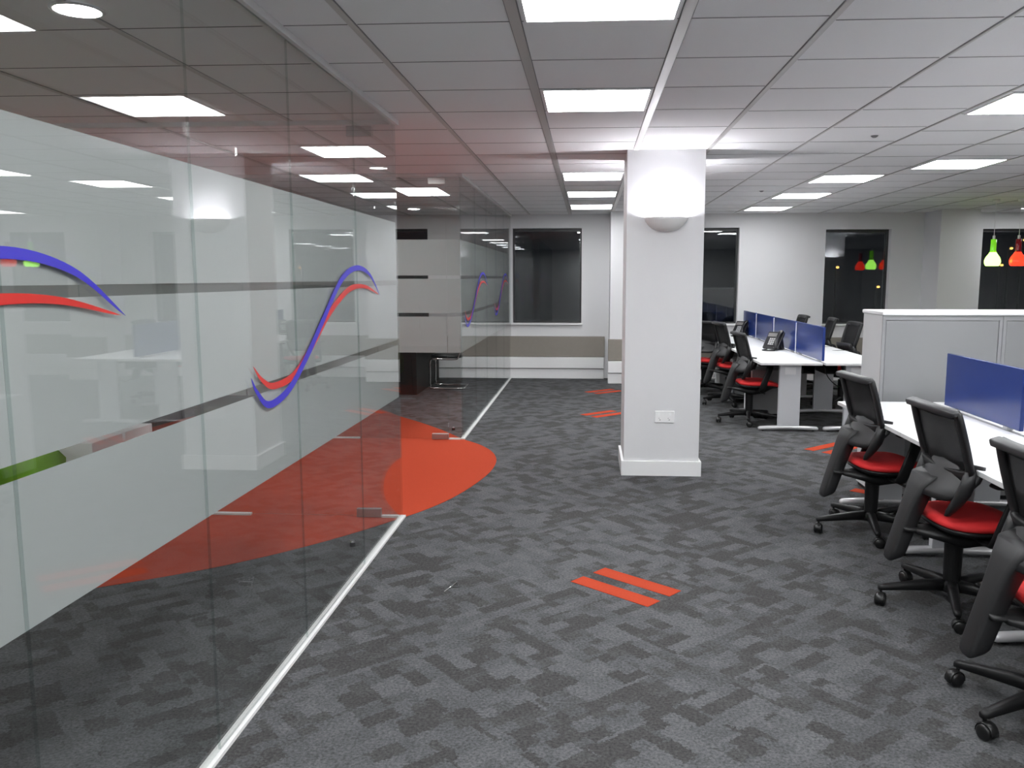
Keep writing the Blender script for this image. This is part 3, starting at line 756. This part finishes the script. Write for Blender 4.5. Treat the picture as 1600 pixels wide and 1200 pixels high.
# ------------------------------------------------------------------ things inside the glass rooms
t = thing('meeting_table', 'dark wood meeting table in the far glass room', 'table', (-3.57, 12.08, 0))
boxo('table_top', (-1.25, 1.25, -.88, .88, .70, .745), M['wood'], t, bevel=.006)
for s in (-1, 1): boxo('slab_leg', (s*1.2-.03, s*1.2+.03, -.86, .86, 0, .70), M['wood'], t, bevel=.004)
boxo('front_panel', (-1.168, 1.168, -.84, -.80, .0, .70), M['wood'], t, bevel=.004)
def cantilever(x, y, rz, label):
    t = thing('cantilever_chair', label, 'chair', (x, y, 0), R(rz), 'black cantilever chairs in the far glass room')
    bm = nb()
    for s in (-1, 1):
        tube(bm, smoothp([(-.22, s*.22, .84), (-.20, s*.22, .60), (-.17, s*.22, .46), (-.10, s*.22, .435), (.18, s*.22, .435), (.235, s*.22, .40), (.24, s*.22, .20), (.235, s*.22, .04), (.19, s*.22, .0135), (-.25, s*.22, .0135)], 5), .0115, 10)
    tube(bm, [(-.25, -.22, .0135), (-.25, .22, .0135)], .0115, 10)
    fin('tube_frame', bm, M['chrome'], t, smooth=True)
    bm = nb(); loft(bm, [sup((.01, 0, z), (1, 0, 0), (0, 1, 0), a, b, 24, 4) for z, a, b in ((.448, .21, .205), (.455, .23, .22), (.485, .23, .22), (.498, .20, .195))]); fin('seat', bm, M['leather'], t, smooth=True)
    bm = nb(); loft(bm, [sup((x_, 0, z), (1, 0, 0), (0, 1, 0), .016, b, 20, 4) for x_, z, b in ((-.19, .56, .19), (-.198, .60, .205), (-.215, .80, .205), (-.22, .86, .19))]); fin('backrest', bm, M['leather'], t, smooth=True)
cantilever(-2.03, 12.05, 180, 'black chair with chrome cantilever frame at the dark table in the far glass room')
# near room furniture glimpsed through the clear slot
t = thing('tub_sofa', 'lime green curved sofa glimpsed through the clear slot of the near glass wall', 'sofa', (-3.25, 3.74, 0))
bm = nb(); loft(bm, [sup((0, 0, z), (1, 0, 0), (0, 1, 0), a, b, 32, 3) for z, a, b in ((.10, .34, .78), (.14, .38, .83), (.36, .38, .83), (.42, .34, .79))]); fin('seat_base', bm, M['green'], t, smooth=True)
bm = nb(); rings = []
for k in range(15):
    a = R(60+240*k/14); c0 = Vector((.36*math.cos(a), .80*math.sin(a), 0)); d = Vector((math.cos(a), math.sin(a), 0)); h = .72-.10*abs(k-7)/7
    rings.append([c0+d*.0+Vector((0, 0, .10)), c0+d*.10+Vector((0, 0, .10)), c0+d*.13+Vector((0, 0, h-.05)), c0+d*.09+Vector((0, 0, h)), c0+d*.03+Vector((0, 0, h)), c0-d*.02+Vector((0, 0, h-.06))])
loft(bm, rings); fin('curved_back', bm, M['green'], t, smooth=True)
bm = nb()
for sx in (-.25, .25):
    for sy in (-.6, .6): cyl(bm, sx, sy, 0, .11, .02, 12)
fin('sofa_foot', bm, M['chrome'], t)
for y, l in ((4.72, 'nearer'), (5.08, 'farther')):
    t = thing('side_unit', 'white square side unit beside the green sofa in the near glass room, %s one' % l, 'side unit', (-3.15, y+.16, 0), 0, 'white side units')
    boxo('carcass', (-.2, .2, -.165, .165, .03, .62), M['desk'], t, bevel=.004); boxo('plinth', (-.18, .18, -.14, .14, 0, .03), M['blk'], t)

# ------------------------------------------------------------------ outside at night
struct(boxo('ground_outside', (-60, 80, YB+.3, 110, -4.2, -4.0), M['night']))
for x, z, y, l in ((21.0, 3.4, 42, 'distant amber street lamp in the right window, upper of the close pair'), (20.4, 3.0, 42, 'distant amber street lamp in the right window, lower of the close pair'), (20.0, 2.2, 42, 'distant amber street lamp low in the right back window'), (14.2, 1.15, 42, 'distant orange street lamp in the window behind the cabinets'), (12.2, 2.1, 42, 'faint distant street lamp at left edge of window behind cabinets')):
    t = thing('street_lamp', l, 'street lamp', (x, y, -4), 0, 'distant street lamps outside')
    hgt = z+4
    bm = nb(); tube(bm, [(0, .3, 0), (0, .3, hgt-.3), (0, .2, hgt+.05), (0, 0, hgt+.12)], [.07, .05, .04, .03], 8); fin('pole', bm, M['frame'], t, smooth=True)
    bm = nb(); lathe(bm, [(0, -.05), (.05, -.04), (.08, 0), (.06, .05), (0, .06)], (0, 0, hgt), 14); fin('lantern', bm, M['amber'], t, smooth=True)

# ------------------------------------------------------------------ world, camera, view
w = bpy.data.worlds.new('World'); S.world = w; w.use_nodes = True
w.node_tree.nodes['Background'].inputs[0].default_value = (.5, .6, 1, 1); w.node_tree.nodes['Background'].inputs[1].default_value = .0015
cam = bpy.data.cameras.new('Camera'); co = bpy.data.objects.new('Camera', cam); COL.objects.link(co); S.camera = co
F = 1300.; CXP = 840.
pit = math.atan(166/F); yaw = math.atan((919-CXP)*math.cos(pit)/F)
cam.sensor_width = 36; cam.sensor_fit = 'HORIZONTAL'; cam.lens = 36*F/1600; cam.shift_x = -(CXP-800)/1600
cam.clip_start = .05; cam.clip_end = 300
co.location = (0, 0, 1.6); co.rotation_euler = (PI/2-pit, 0, yaw)
S.view_settings.view_transform = 'Standard'; S.view_settings.look = 'None'; S.view_settings.gamma = 1; S.view_settings.use_curve_mapping = False
S.view_settings.exposure = 1.82
S.cycles.transparent_max_bounces = 32; S.cycles.max_bounces = 10
